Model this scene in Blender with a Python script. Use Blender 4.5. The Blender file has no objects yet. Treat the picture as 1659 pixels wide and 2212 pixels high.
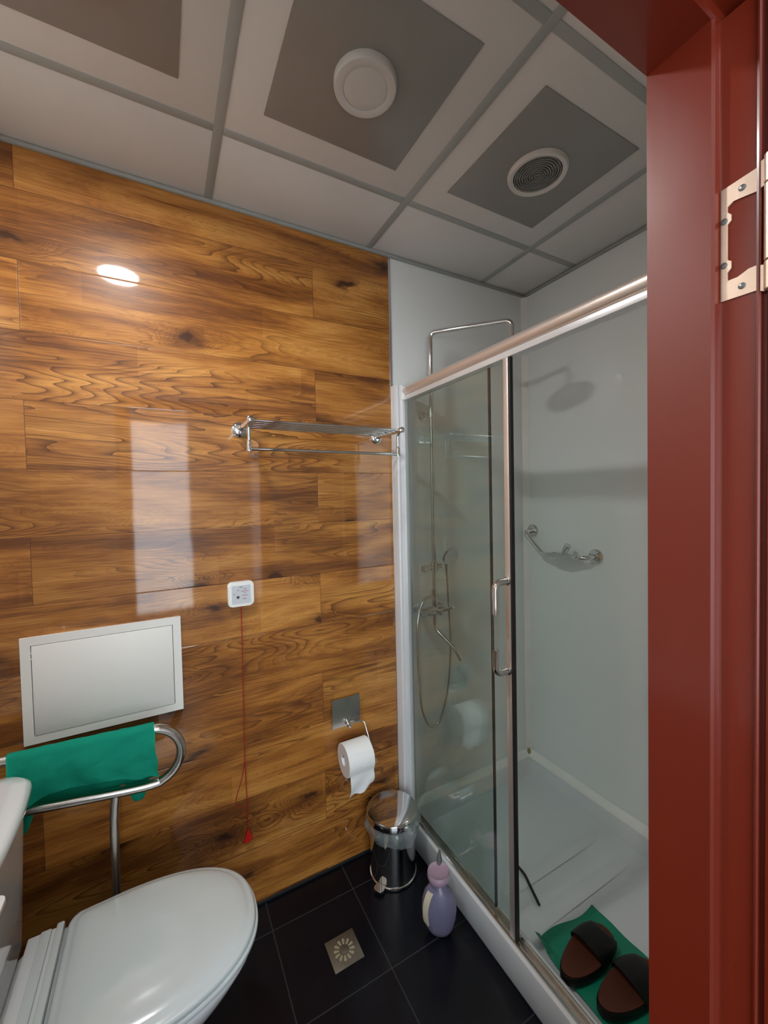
import bpy, bmesh, math, random
from mathutils import Vector, Matrix, noise
C = bpy.context.scene.collection
PI = math.pi
R = math.radians

# ------------------------------------------------------------------ camera
W_, H_ = 1659, 2212
f_px, yaw, pitch, roll = 882.273, -28.817, -1.6523, -1.2093
cam_d = bpy.data.cameras.new('camera'); cam = bpy.data.objects.new('camera', cam_d); C.objects.link(cam)
yw, pt, rl = R(yaw), R(pitch), R(roll)
fwd = Vector((-math.sin(yw)*math.cos(pt), math.cos(yw)*math.cos(pt), math.sin(pt)))
rt = Vector((math.cos(yw), math.sin(yw), 0)); up = rt.cross(fwd)
r2 = rt*math.cos(rl) + up*math.sin(rl); u2 = -rt*math.sin(rl) + up*math.cos(rl)
m = Matrix.Identity(4)
for i in range(3):
    m[i][0] = r2[i]; m[i][1] = u2[i]; m[i][2] = -fwd[i]
m[0][3], m[1][3], m[2][3] = -0.8613, -1.5137, 1.4805
cam.matrix_world = m
cam_d.sensor_fit = 'VERTICAL'; cam_d.sensor_height = 24
cam_d.lens = f_px/H_*24
cam_d.shift_x = -8.0/H_; cam_d.shift_y = -7.5/H_
cam_d.clip_start = 0.02
bpy.context.scene.camera = cam

# ------------------------------------------------------------------ world, light, exposure
sc = bpy.context.scene
sc.view_settings.view_transform = 'Standard'; sc.view_settings.look = 'None'
sc.view_settings.gamma = 1; sc.view_settings.use_curve_mapping = False
sc.view_settings.exposure = 0.85
wd = bpy.data.worlds.new('world'); sc.world = wd; wd.use_nodes = True
wd.node_tree.nodes['Background'].inputs[0].default_value = (.75, .85, 1, 1)
wd.node_tree.nodes['Background'].inputs[1].default_value = 0.6
LAMP_STRENGTH = 125.0
DAY_POWER = 31.0
HALL_FILL_POWER = 3.0
ld = bpy.data.lights.new('window_daylight', 'AREA'); ld.shape = 'RECTANGLE'; ld.size = 1.35; ld.size_y = 1.95
ld.energy = DAY_POWER; ld.color = (.84, .93, 1)
lo = bpy.data.objects.new('window_daylight', ld); C.objects.link(lo)
lo.location = (-1.27, -3.16, 1.33); lo.rotation_euler = (R(90), 0, 0)     # shines toward +Y through the hall window

hd_ = bpy.data.lights.new('hall_ceiling_light', 'AREA'); hd_.shape = 'RECTANGLE'; hd_.size = .6; hd_.size_y = .6; hd_.energy = HALL_FILL_POWER; hd_.color = (1, .95, .88)  # unseen fill light added to lift the ambient level, not a real lamp
ho_ = bpy.data.objects.new('hall_ceiling_light', hd_); C.objects.link(ho_); ho_.location = (-.3, -2.3, 2.66)

# ------------------------------------------------------------------ materials
def new_mat(name):
    mt = bpy.data.materials.new(name); mt.use_nodes = True
    nt = mt.node_tree; b = nt.nodes['Principled BSDF']
    return mt, nt, b
def setin(b, **k):
    for n, v in k.items():
        n = n.replace('_', ' ')
        if n in b.inputs: b.inputs[n].default_value = v
def N(nt, t, **k):
    n = nt.nodes.new(t)
    for a, v in k.items(): setattr(n, a, v)
    return n
def plain(name, col, rough=.5, metal=0, coat=0, coat_rough=.05, bump=0, bscale=60, var=0, vscale=6, spec=.5, trans=0, sss=0, aniso_stretch=None):
    """procedural principled: noise drives slight colour, roughness and bump"""
    mt, nt, b = new_mat(name)
    setin(b, Roughness=rough, Metallic=metal, Coat_Weight=coat, Coat_Roughness=coat_rough, Transmission_Weight=trans)
    b.inputs['Specular IOR Level'].default_value = spec
    tc = N(nt, 'ShaderNodeTexCoord'); mp = N(nt, 'ShaderNodeMapping'); nt.links.new(tc.outputs['Object'], mp.inputs[0])
    if aniso_stretch: mp.inputs['Scale'].default_value = aniso_stretch
    nz = N(nt, 'ShaderNodeTexNoise'); nz.inputs['Scale'].default_value = vscale; nz.inputs['Detail'].default_value = 4
    nt.links.new(mp.outputs[0], nz.inputs['Vector'])
    cr = N(nt, 'ShaderNodeMix', data_type='RGBA')
    lo_ = tuple(max(0, c*(1-var)) for c in col); hi_ = tuple(min(1, c*(1+var)) for c in col)
    cr.inputs[6].default_value = (*lo_, 1); cr.inputs[7].default_value = (*hi_, 1)
    nt.links.new(nz.outputs['Fac'], cr.inputs[0]); nt.links.new(cr.outputs[2], b.inputs['Base Color'])
    if bump:
        n2 = N(nt, 'ShaderNodeTexNoise'); n2.inputs['Scale'].default_value = bscale; n2.inputs['Detail'].default_value = 3
        nt.links.new(mp.outputs[0], n2.inputs['Vector'])
        bp = N(nt, 'ShaderNodeBump'); bp.inputs['Strength'].default_value = bump; bp.inputs['Distance'].default_value = .002
        nt.links.new(n2.outputs['Fac'], bp.inputs['Height']); nt.links.new(bp.outputs[0], b.inputs['Normal'])
    return mt

def wood_wall_mat():
    mt, nt, b = new_mat('glossy_knotty_wood_laminate')
    L = nt.links.new
    def M(op, a, bb=None, c=None):
        n = N(nt, 'ShaderNodeMath', operation=op)
        for i, v in enumerate((a, bb, c)):
            if v is None: continue
            if isinstance(v, (int, float)): n.inputs[i].default_value = v
            else: L(v, n.inputs[i])
        return n.outputs[0]
    g = N(nt, 'ShaderNodeNewGeometry'); sp = N(nt, 'ShaderNodeSeparateXYZ'); L(g.outputs['Position'], sp.inputs[0])
    # along-wall coordinate: x on the back wall, x+y works for side walls as well
    X = M('ADD', sp.outputs[0], sp.outputs[1]); Z = sp.outputs[2]
    rr = M('DIVIDE', M('SUBTRACT', 2.167, Z), .1955); row = M('FLOOR', rr); rf = M('FRACT', rr)
    odd = M('FLOORED_MODULO', row, 2.0)
    uu = M('DIVIDE', M('SUBTRACT', M('ADD', X, 1.197), M('MULTIPLY', odd, .862)), 1.724)
    col = M('FLOOR', uu); uf = M('FRACT', uu)
    seed = M('ADD', M('MULTIPLY', row, 7.31), M('MULTIPLY', col, 3.77))
    cv = N(nt, 'ShaderNodeCombineXYZ'); L(X, cv.inputs[0]); L(Z, cv.inputs[2]); L(seed, cv.inputs[1])
    def noise(sx, sz, det=2, dist=0, sc_=1, rough=.5):
        mp = N(nt, 'ShaderNodeMapping'); mp.inputs['Scale'].default_value = (sx, 1, sz); L(cv.outputs[0], mp.inputs[0])
        n = N(nt, 'ShaderNodeTexNoise'); n.inputs['Scale'].default_value = sc_; n.inputs['Detail'].default_value = det
        n.inputs['Distortion'].default_value = dist; n.inputs['Roughness'].default_value = rough
        L(mp.outputs[0], n.inputs['Vector']); return n.outputs['Fac']
    # knots: flat cells per board
    kx = M('ADD', M('MULTIPLY', X, 3.1), M('MULTIPLY', seed, 5.3)); kz = M('MULTIPLY', Z, 6.6)
    kx = M('ADD', kx, M('MULTIPLY', noise(9, 30, 2, 0, 1), .35)); kz = M('ADD', kz, M('MULTIPLY', noise(14, 20, 2, 0, 1.1), .45))
    ck = N(nt, 'ShaderNodeCombineXYZ'); L(kx, ck.inputs[0]); L(kz, ck.inputs[1])
    vk = N(nt, 'ShaderNodeTexVoronoi', feature='F1', voronoi_dimensions='2D'); vk.inputs['Scale'].default_value = 1; vk.inputs['Randomness'].default_value = .9
    L(ck.outputs[0], vk.inputs['Vector'])
    dk = vk.outputs['Distance']; d2 = M('MULTIPLY', dk, dk)
    hsel = N(nt, 'ShaderNodeSeparateColor'); L(vk.outputs['Color'], hsel.inputs[0])
    sel = M('GREATER_THAN', hsel.outputs[0], .66)
    kn = M('MULTIPLY', M('EXPONENT', M('MULTIPLY', d2, -16.0)), sel)
    kcore = M('MULTIPLY', M('EXPONENT', M('MULTIPLY', d2, -170.0)), sel)
    h = M('ADD', M('ADD', noise(.95, 8.5, 1.6, .15, 1, .40), M('MULTIPLY', noise(10, 42, 2, 0, 1), .022)), M('MULTIPLY', kn, .20))
    def rings(freq, pw):
        t_ = M('FRACT', M('MULTIPLY', h, freq))
        return M('POWER', t_, pw)                      # slow rise, sharp edge: late wood
    amp = noise(1.7, 4.6, 2, 0, 1)
    ampr = N(nt, 'ShaderNodeMapRange'); ampr.inputs[1].default_value = .44; ampr.inputs[2].default_value = .60; ampr.inputs[3].default_value = .10; ampr.inputs[4].default_value = 1
    L(amp, ampr.inputs[0])
    lines = M('MAXIMUM', M('MULTIPLY', rings(34.0, 3.0), ampr.outputs[0]), M('MULTIPLY', rings(96.0, 2.0), .26))
    fib = noise(6, 230, 4, .2, 1, .7)
    fibm = N(nt, 'ShaderNodeMapRange'); fibm.inputs[1].default_value = .33; fibm.inputs[2].default_value = .70; L(fib, fibm.inputs[0])
    blot = noise(1.5, 9.0, 4, .5, 1.2, .6)
    sbw = N(nt, 'ShaderNodeTexWhiteNoise', noise_dimensions='2D'); csb = N(nt, 'ShaderNodeCombineXYZ')
    L(M('FLOOR', M('MULTIPLY', rr, 2.0)), csb.inputs[0]); L(M('FLOOR', M('ADD', M('MULTIPLY', X, 1.9), M('MULTIPLY', M('FLOOR', M('MULTIPLY', rr, 2.0)), .37))), csb.inputs[1]); L(csb.outputs[0], sbw.inputs['Vector'])
    blr = N(nt, 'ShaderNodeValToRGB')
    e = blr.color_ramp.elements
    e[0].position = .30; e[0].color = (.150, .050, .012, 1)
    e[1].position = .70; e[1].color = (.630, .300, .072, 1)
    x = e.new(.42); x.color = (.270, .098, .019, 1)
    x = e.new(.52); x.color = (.430, .170, .032, 1)
    tt = M('ADD', blot, M('MULTIPLY', M('SUBTRACT', fibm.outputs[0], .5), .16))
    tt = M('ADD', tt, M('MULTIPLY', M('SUBTRACT', sbw.outputs['Value'], .5), .07))
    L(M('SUBTRACT', tt, M('MULTIPLY', kn, .10)), blr.inputs[0])
    mx = N(nt, 'ShaderNodeMix', data_type='RGBA'); L(blr.outputs[0], mx.inputs[6]); mx.inputs[7].default_value = (.085, .026, .007, 1)
    L(M('MULTIPLY', lines, .90), mx.inputs[0])
    m2 = N(nt, 'ShaderNodeMix', data_type='RGBA'); L(mx.outputs[2], m2.inputs[6]); m2.inputs[7].default_value = (.040, .013, .006, 1)
    L(M('MINIMUM', M('ADD', M('MULTIPLY', kcore, .9), M('MULTIPLY', M('MULTIPLY', kn, kn), .35)), .9), m2.inputs[0])
    # board tone and seams
    wn = N(nt, 'ShaderNodeTexWhiteNoise', noise_dimensions='1D'); L(seed, wn.inputs['W'])
    tone = N(nt, 'ShaderNodeMapRange'); tone.inputs[3].default_value = .92; tone.inputs[4].default_value = 1.10; L(wn.outputs['Value'], tone.inputs[0])
    hsv = N(nt, 'ShaderNodeHueSaturation'); L(m2.outputs[2], hsv.inputs['Color']); L(tone.outputs[0], hsv.inputs['Value'])
    ez = M('MULTIPLY', M('MINIMUM', rf, M('SUBTRACT', 1.0, rf)), .1955)
    ex = M('MULTIPLY', M('MINIMUM', uf, M('SUBTRACT', 1.0, uf)), 1.724)
    ed = M('MINIMUM', ez, ex)
    seam = M('LESS_THAN', ed, .0008)
    m3 = N(nt, 'ShaderNodeMix', data_type='RGBA'); L(hsv.outputs[0], m3.inputs[6]); m3.inputs[7].default_value = (.09, .03, .01, 1)
    L(M('MULTIPLY', seam, .75), m3.inputs[0]); L(m3.outputs[2], b.inputs['Base Color'])
    # bump: bevelled board edge and the slow waviness of the laminate
    er = N(nt, 'ShaderNodeMapRange'); er.inputs[1].default_value = 0; er.inputs[2].default_value = .0035; L(ed, er.inputs[0])
    wav = noise(2.2, 5, 1, 0, 1)
    hh = M('ADD', M('MULTIPLY', er.outputs[0], .0006), M('MULTIPLY', wav, .0018))
    hh2 = M('ADD', hh, M('MULTIPLY', fib, .00002))
    bp = N(nt, 'ShaderNodeBump'); bp.inputs['Strength'].default_value = .6; bp.inputs['Distance'].default_value = 1
    L(hh2, bp.inputs['Height']); L(bp.outputs[0], b.inputs['Normal']); L(bp.outputs[0], b.inputs['Coat Normal'])
    setin(b, Roughness=.38, Coat_Weight=.9, Coat_Roughness=.045)
    b.inputs['Specular IOR Level'].default_value = .25
    return mt

def tile_mat():
    mt, nt, b = new_mat('black_floor_tiles')
    L = nt.links.new
    g = N(nt, 'ShaderNodeNewGeometry')
    mp = N(nt, 'ShaderNodeMapping'); mp.inputs['Location'].default_value = (.278+3, .1183+3.0, 0)
    L(g.outputs['Position'], mp.inputs[0])
    br = N(nt, 'ShaderNodeTexBrick'); br.offset = 0; br.offset_frequency = 1; br.squash = 1
    br.inputs['Scale'].default_value = 1; br.inputs['Brick Width'].default_value = .3; br.inputs['Row Height'].default_value = .3
    br.inputs['Mortar Size'].default_value = .0022; br.inputs['Mortar Smooth'].default_value = .2
    br.inputs['Color1'].default_value = (.0030, .0035, .0065, 1); br.inputs['Color2'].default_value = (.0045, .005, .0085, 1); br.inputs['Mortar'].default_value = (.028, .030, .033, 1)
    L(mp.outputs[0], br.inputs['Vector']); L(br.outputs['Color'], b.inputs['Base Color'])
    n = N(nt, 'ShaderNodeTexNoise'); n.inputs['Scale'].default_value = 7; L(g.outputs['Position'], n.inputs['Vector'])
    mr = N(nt, 'ShaderNodeMapRange'); mr.inputs[3].default_value = .16; mr.inputs[4].default_value = .34; L(n.outputs['Fac'], mr.inputs[0]); L(mr.outputs[0], b.inputs['Roughness'])
    bp = N(nt, 'ShaderNodeBump'); bp.inputs['Strength'].default_value = .5; bp.inputs['Distance'].default_value = .001; bp.invert = True
    L(br.outputs['Fac'], bp.inputs['Height']); L(bp.outputs[0], b.inputs['Normal'])
    setin(b); b.inputs['Specular IOR Level'].default_value = .25
    return mt

def glass_mat(name, tint, rough=.0, haze=0):
    mt, nt, b = new_mat(name); nt.nodes.remove(b)
    L = nt.links.new; out = nt.nodes['Material Output']
    tr = N(nt, 'ShaderNodeBsdfTransparent'); tr.inputs[0].default_value = (*tint, 1)
    gl = N(nt, 'ShaderNodeBsdfGlossy'); gl.inputs['Color'].default_value = (1, 1, 1, 1); gl.inputs['Roughness'].default_value = rough
    lw = N(nt, 'ShaderNodeLayerWeight'); lw.inputs['Blend'].default_value = .5
    p5 = N(nt, 'ShaderNodeMath', operation='POWER'); L(lw.outputs['Facing'], p5.inputs[0]); p5.inputs[1].default_value = 4.5
    fr = N(nt, 'ShaderNodeMath', operation='MULTIPLY_ADD'); L(p5.outputs[0], fr.inputs[0]); fr.inputs[1].default_value = .9; fr.inputs[2].default_value = .04
    # thin water marks scatter a little
    df = N(nt, 'ShaderNodeBsdfDiffuse'); df.inputs[0].default_value = (.62, .72, .70, 1)
    n = N(nt, 'ShaderNodeTexNoise'); n.inputs['Scale'].default_value = 2.5; n.inputs['Detail'].default_value = 5
    g = N(nt, 'ShaderNodeNewGeometry'); L(g.outputs['Position'], n.inputs['Vector'])
    mr = N(nt, 'ShaderNodeMapRange'); mr.inputs[1].default_value = .35; mr.inputs[2].default_value = .75; mr.inputs[3].default_value = 0.003+haze*.5; mr.inputs[4].default_value = .018+haze
    L(n.outputs['Fac'], mr.inputs[0])
    m0 = N(nt, 'ShaderNodeMixShader'); L(mr.outputs[0], m0.inputs[0]); L(tr.outputs[0], m0.inputs[1]); L(df.outputs[0], m0.inputs[2])
    m1 = N(nt, 'ShaderNodeMixShader'); L(fr.outputs[0], m1.inputs[0]); L(m0.outputs[0], m1.inputs[1]); L(gl.outputs[0], m1.inputs[2])
    L(m1.outputs[0], out.inputs[0]); return mt

M = {}
M['wood'] = wood_wall_mat()
M['tile'] = tile_mat()
M['glass'] = glass_mat('green_tinted_glass', (.93, .97, .955))
M['clear'] = glass_mat('clear_acrylic', (.97, .97, .97))
M['film'] = glass_mat('clear_plastic_film', (.86, .86, .86), .12, .30)
M['ceil'] = plain('ceiling_panel_white', (.70, .675, .65), .75, var=.05, bump=.08, bscale=300, vscale=3)
M['grid'] = plain('grey_green_grid_bar', (.36, .375, .36), .45, var=.05)
M['square'] = plain('dull_grey_metal_panel', (.30, .29, .275), .42, var=.06, metal=.2, vscale=3)
M['shower_wall'] = plain('pale_grey_gloss_panel', (.86, .885, .88), .35, coat=.8, coat_rough=.07, var=.04, vscale=1.6, bump=.03, bscale=3)
M['side_wall'] = plain('hall_wall_paint', (.78, .77, .74), .6, var=.03)
M['tray'] = plain('white_acrylic_tray', (.66, .69, .71), .28, coat=.5, coat_rough=.12, var=.08, vscale=3.5)
M['ceramic'] = plain('white_ceramic', (.74, .77, .79), .12, coat=.9, coat_rough=.03, var=.01)
M['seatplastic'] = plain('white_seat_plastic', (.61, .67, .68), .18, coat=.4, coat_rough=.08, var=.01)
M['white'] = plain('white_plastic', (.90, .91, .88), .4, var=.02)
M['chrome'] = plain('chrome', (.72, .72, .72), .07, metal=1, var=.03)
M['steel'] = plain('brushed_stainless_steel', (.62, .60, .57), .22, metal=1, var=.1, vscale=20, bump=.05, bscale=150)
M['alu'] = plain('satin_aluminium', (.80, .78, .76), .26, metal=.9, var=.03)
M['alu_white'] = plain('white_coated_aluminium', (.80, .81, .83), .3, metal=.2, coat=.5, var=.02)
M['champagne'] = plain('champagne_anodised_aluminium', (.84, .76, .70), .36, metal=.7, var=.04)
M['rubber'] = plain('black_rubber', (.012, .012, .013), .5, var=.1)
M['redwood'] = plain('dark_red_lacquered_wood', (.165, .0165, .0055), .34, coat=.45, coat_rough=.12, var=.22, vscale=5, aniso_stretch=(1, 1, .25), bump=.15, bscale=14)
M['brass'] = plain('brushed_nickel_hinge_metal', (.80, .62, .50), .34, metal=.85, var=.05, vscale=30, bump=.06, bscale=200)
M['screw'] = plain('grey_steel_screw', (.22, .23, .23), .35, metal=.8, var=.1)
M['green'] = plain('green_cloth', (.018, .52, .36), .85, var=.10, vscale=12, bump=.5, bscale=90, spec=.2)
M['greenbag'] = plain('green_plastic_sheet', (.002, .22, .125), .5, var=.10, vscale=10, bump=.1, bscale=30)
M['red'] = plain('red_plastic', (.55, .012, .012), .4, var=.04)
M['cord'] = plain('red_cord', (.36, .012, .008), .7, var=.1, vscale=200)
M['paper'] = plain('toilet_tissue', (.86, .87, .86), .9, var=.01, bump=.4, bscale=80, spec=.1)
M['paperside'] = plain('tissue_roll_side', (.72, .66, .62), .95, var=.05, bump=.4, bscale=300, spec=.1)
M['plate'] = plain('pale_grey_plate', (.62, .65, .70), .35, var=.01)
M['ink'] = plain('dark_grey_print', (.06, .07, .08), .5, var=.05)
M['inkred'] = plain('red_print', (.45, .12, .16), .5, var=.05)
M['lilac'] = plain('lilac_plastic', (.165, .155, .245), .35, var=.08, vscale=14, coat=.2, bump=.1, bscale=12)
M['pink'] = plain('pink_lilac_cap', (.40, .28, .37), .3, var=.05, coat=.3)
M['beige'] = plain('cream_label', (.62, .56, .42), .5, var=.12, vscale=25)
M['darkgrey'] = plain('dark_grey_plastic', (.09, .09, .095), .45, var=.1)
M['shoebrown'] = plain('brown_insole', (.085, .026, .014), .6, var=.2, vscale=18, bump=.2, spec=.2)
M['shoeblack'] = plain('black_vamp', (.006, .0055, .0055), .45, var=.2, bump=.2, spec=.2)
M['silicone'] = plain('aged_white_silicone', (.92, .92, .88), .4, var=.12, vscale=7)
M['stain'] = plain('yellowed_silicone', (.36, .30, .14), .5, var=.35, vscale=40)
M['drainmetal'] = plain('dull_drain_metal', (.20, .18, .14), .4, metal=.7, var=.25, vscale=30)
M['draindark'] = plain('bright_drain_slot', (.50, .46, .33), .35, metal=.5, var=.1)
M['black'] = plain('black_interior', (.004, .004, .004), .8)
M['darkfan'] = plain('dark_fan_blades', (.30, .30, .29), .3, metal=.3, var=.1)
M['diffuser'] = plain('opal_diffuser_off', (.62, .61, .59), .35, var=.01)
def emis(name, col, s):
    mt, nt, b = new_mat(name)
    b.inputs['Emission Color'].default_value = (*col, 1); b.inputs['Emission Strength'].default_value = s
    b.inputs['Base Color'].default_value = (.8, .8, .8, 1); return mt
M['lit'] = emis('lit_opal_diffuser', (1, .985, .965), LAMP_STRENGTH)

# ------------------------------------------------------------------ mesh helpers
def obj(name, bm, mat, parent=None, angle=40, smooth=True):
    bmesh.ops.recalc_face_normals(bm, faces=bm.faces[:])
    me = bpy.data.meshes.new(name); bm.to_mesh(me); bm.free()
    for mm in (mat if isinstance(mat, (list, tuple)) else [mat]): me.materials.append(mm)
    if smooth:
        me.shade_smooth(); me.set_sharp_from_angle(angle=R(angle))
    o = bpy.data.objects.new(name, me); C.objects.link(o)
    if parent: o.parent = parent
    return o
def thing(name, label, cat, loc=(0, 0, 0), group=None):
    o = bpy.data.objects.new(name, None); C.objects.link(o); o.location = loc
    o.empty_display_size = .05; o['label'] = label; o['category'] = cat
    if group: o['group'] = group
    return o
def sub(name, bm, mat, parent, **k):
    """mesh given in world coordinates, moved under its thing's origin"""
    base = parent
    off = Vector((0, 0, 0))
    while base: off += base.location; base = base.parent
    bmesh.ops.translate(bm, verts=bm.verts[:], vec=-off)
    return obj(name, bm, mat, parent, **k)
def struct(name, bm, mat, **k):
    lab = k.pop('label', None); par = k.pop('parent', None)
    o = obj(name, bm, mat, par, **k)
    if not par:
        o['kind'] = 'structure'
        if lab: o['label'] = lab
    return o
def tag(o, label, cat, group=None):
    o['label'] = label; o['category'] = cat
    if group: o['group'] = group
    return o
def box(bm, x0, x1, y0, y1, z0, z1, bev=0, seg=2):
    vs = [bm.verts.new((x, y, z)) for x in (x0, x1) for y in (y0, y1) for z in (z0, z1)]
    fs = [bm.faces.new([vs[i] for i in q]) for q in ((0, 1, 3, 2), (4, 6, 7, 5), (0, 4, 5, 1), (2, 3, 7, 6), (0, 2, 6, 4), (1, 5, 7, 3))]
    if bev:
        es = list({e for f in fs for e in f.edges})
        bmesh.ops.bevel(bm, geom=es, offset=bev, segments=seg, profile=.5, affect='EDGES')
    return bm
def B(*a, **k): return box(bmesh.new(), *a, **k)
def prism(bm, pts, axis, a, b, bev=0):
    """extrude a 2-D outline along axis; pts are the other two coordinates in xyz order"""
    def mk(p, t):
        c = list(p); c.insert('xyz'.index(axis), t); return bm.verts.new(c)
    A = [mk(p, a) for p in pts]; Bv = [mk(p, b) for p in pts]; n = len(pts)
    fa = bm.faces.new(A); fb = bm.faces.new(Bv[::-1])
    for i in range(n): bm.faces.new((A[i], A[(i+1) % n], Bv[(i+1) % n], Bv[i]))
    if bev:
        bmesh.ops.bevel(bm, geom=list({e for f in (fa, fb) for e in f.edges}), offset=bev, segments=2, affect='EDGES')
    return bm
def smooth_path(pts, n=6, closed=False):
    P = [Vector(p) for p in pts]; out = []
    m_ = len(P)
    rng = range(m_ if closed else m_-1)
    for i in rng:
        p0 = P[(i-1) % m_] if closed or i > 0 else P[0]*2-P[1]
        p1 = P[i]; p2 = P[(i+1) % m_]
        p3 = P[(i+2) % m_] if closed or i+2 < m_ else P[-1]*2-P[-2]
        for k in range(n):
            t = k/n
            out.append(.5*((2*p1)+(p2-p0)*t+(2*p0-5*p1+4*p2-p3)*t*t+(3*p1-p0-3*p2+p3)*t**3))
    if not closed: out.append(P[-1])
    return out
def fillet(pts, r, n=6):
    P = [Vector(p) for p in pts]; out = [P[0]]
    for i in range(1, len(P)-1):
        a, b_, c = P[i-1], P[i], P[i+1]
        rr = r[i-1] if isinstance(r, (list, tuple)) else r
        d1 = (a-b_).normalized(); d2 = (c-b_).normalized()
        k = min(rr, (a-b_).length*.49, (c-b_).length*.49)
        s, e = b_+d1*k, b_+d2*k
        for t in range(n+1):
            t /= n; out.append((1-t)**2*s+2*t*(1-t)*b_+t*t*e)
    out.append(P[-1]); return out
def tube(bm, path, rad, seg=12, closed=False, cap=True):
    P = [Vector(p) for p in path]; n = len(P)
    rads = rad if isinstance(rad, (list, tuple)) else [rad]*n
    T = []
    for i in range(n):
        a = P[(i-1) % n] if closed or i > 0 else P[i]
        b_ = P[(i+1) % n] if closed or i < n-1 else P[i]
        T.append((b_-a).normalized())
    u = T[0].orthogonal().normalized(); rings = []
    for i in range(n):
        u = (u-T[i]*u.dot(T[i])).normalized(); v = T[i].cross(u)
        rings.append([bm.verts.new(P[i]+(u*math.cos(2*PI*k/seg)+v*math.sin(2*PI*k/seg))*rads[i]) for k in range(seg)])
    for i in range(n if closed else n-1):
        A, Bq = rings[i], rings[(i+1) % n]
        for k in range(seg): bm.faces.new((A[k], A[(k+1) % seg], Bq[(k+1) % seg], Bq[k]))
    if cap and not closed:
        bm.faces.new(rings[0][::-1]); bm.faces.new(rings[-1])
    return bm
def lathe(bm, prof, o=(0, 0, 0), axis=(0, 0, 1), seg=32):
    """prof: (radius, height) pairs along axis"""
    ax = Vector(axis).normalized(); u = ax.orthogonal().normalized(); v = ax.cross(u); o = Vector(o); rings = []
    for r_, h_ in prof:
        if r_ < 1e-6: rings.append([bm.verts.new(o+ax*h_)])
        else: rings.append([bm.verts.new(o+ax*h_+(u*math.cos(2*PI*k/seg)+v*math.sin(2*PI*k/seg))*r_) for k in range(seg)])
    for A, Bq in zip(rings, rings[1:]):
        for k in range(seg):
            if len(A) == 1 and len(Bq) == 1: continue
            if len(A) == 1: bm.faces.new((A[0], Bq[k], Bq[(k+1) % seg]))
            elif len(Bq) == 1: bm.faces.new((A[k], Bq[0], A[(k+1) % seg]))
            else: bm.faces.new((A[k], Bq[k], Bq[(k+1) % seg], A[(k+1) % seg]))
    if len(rings[0]) > 1: bm.faces.new(rings[0])
    if len(rings[-1]) > 1: bm.faces.new(rings[-1][::-1])
    return bm
def loft(bm, rings, cap0=True, cap1=True):
    RR = [[bm.verts.new(p) for p in r] for r in rings]; n = len(RR[0])
    for A, Bq in zip(RR, RR[1:]):
        for k in range(n): bm.faces.new((A[k], A[(k+1) % n], Bq[(k+1) % n], Bq[k]))
    if cap0: bm.faces.new(RR[0][::-1])
    if cap1: bm.faces.new(RR[-1])
    return bm
def grid_sheet(bm, nu, nv, f, thick=None):
    V = [[bm.verts.new(f(i/nu, j/nv)) for j in range(nv+1)] for i in range(nu+1)]
    for i in range(nu):
        for j in range(nv): bm.faces.new((V[i][j], V[i+1][j], V[i+1][j+1], V[i][j+1]))
    if thick:
        bmesh.ops.recalc_face_normals(bm, faces=bm.faces[:])
        bmesh.ops.solidify(bm, geom=bm.faces[:], thickness=thick)
    return bm

# ------------------------------------------------------------------ room shell
CH = 2.492          # ceiling height
XL, XR = -1.42, .7936
YN, YH = -1.213, -1.336     # inner and outer face of the doorway wall
DX0, DX1, DZ = -1.01, -.31, 2.003   # door opening
struct('wall_back', B(XL-.1, 0.0, 0, .1, -.02, CH+.1), M['wood'], label='glossy knotty wood plank wall behind the toilet')
struct('wall_shower', B(0.0005, XR+.1, 0, .1, -.02, CH+.1), M['shower_wall'], label='pale grey panel wall behind the shower pipe')
struct('wall_right', B(XR, XR+.1, YN-.1, -.0005, -.02, CH+.1), M['shower_wall'], label='pale grey end wall of the shower with the angled grab bar')
struct('wall_left', B(XL-.1, XL, YN-.1, -.0005, -.02, CH+.1), M['side_wall'], label='plain wall behind the cistern')
struct('floor', B(XL-.1, XR+.1, YH-.02, .1, -.06, 0), M['tile'], label='black square floor tiles')
bm = bmesh.new()
box(bm, XL, DX0-.07, YH+.01, YN-.0005, 0, CH+.1); box(bm, DX1+.07, XR, YH+.01, YN-.0005, 0, CH+.1); box(bm, DX0-.07, DX1+.07, YH+.01, YN-.0005, DZ+.07, CH+.1)
struct('wall_front', bm, M['side_wall'], label='wall around the doorway')
# ceiling: lay-in panels in a bar grid
ceil = struct('ceiling', B(XL-.1, XR+.1, YH, .1, CH+.03, CH+.08), M['ceil'], label='suspended ceiling of off-white lay-in panels')
gx = [XL, -1.296, -.696, -.096, .504, XR]; gy = [0, -.2986, -.9, YN]
for i in range(len(gx)-1):
    for j in range(len(gy)-1):
        x0, x1 = gx[i], gx[i+1]; y1, y0 = gy[j], gy[j+1]
        struct('ceiling_panel', B(x0+.002, x1-.002, y0+.002, y1-.002, CH+.001, CH+.02, bev=.002), M['ceil'], parent=ceil)
BW = .0125
for x in gx[1:-1]: struct('grid_bar', B(x-BW, x+BW, YN, 0, CH-.0015, CH+.012, bev=.001), M['grid'], parent=ceil)
for k, y in enumerate(gy[1:-1]):
    for i in range(len(gx)-1):
        a = gx[i]+(BW if i else 0); b_ = gx[i+1]-(BW if i < len(gx)-2 else 0)
        struct('grid_bar', B(a, b_, y-BW, y+BW, CH-.001, CH+.012, bev=.001), M['grid'], parent=ceil)
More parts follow.
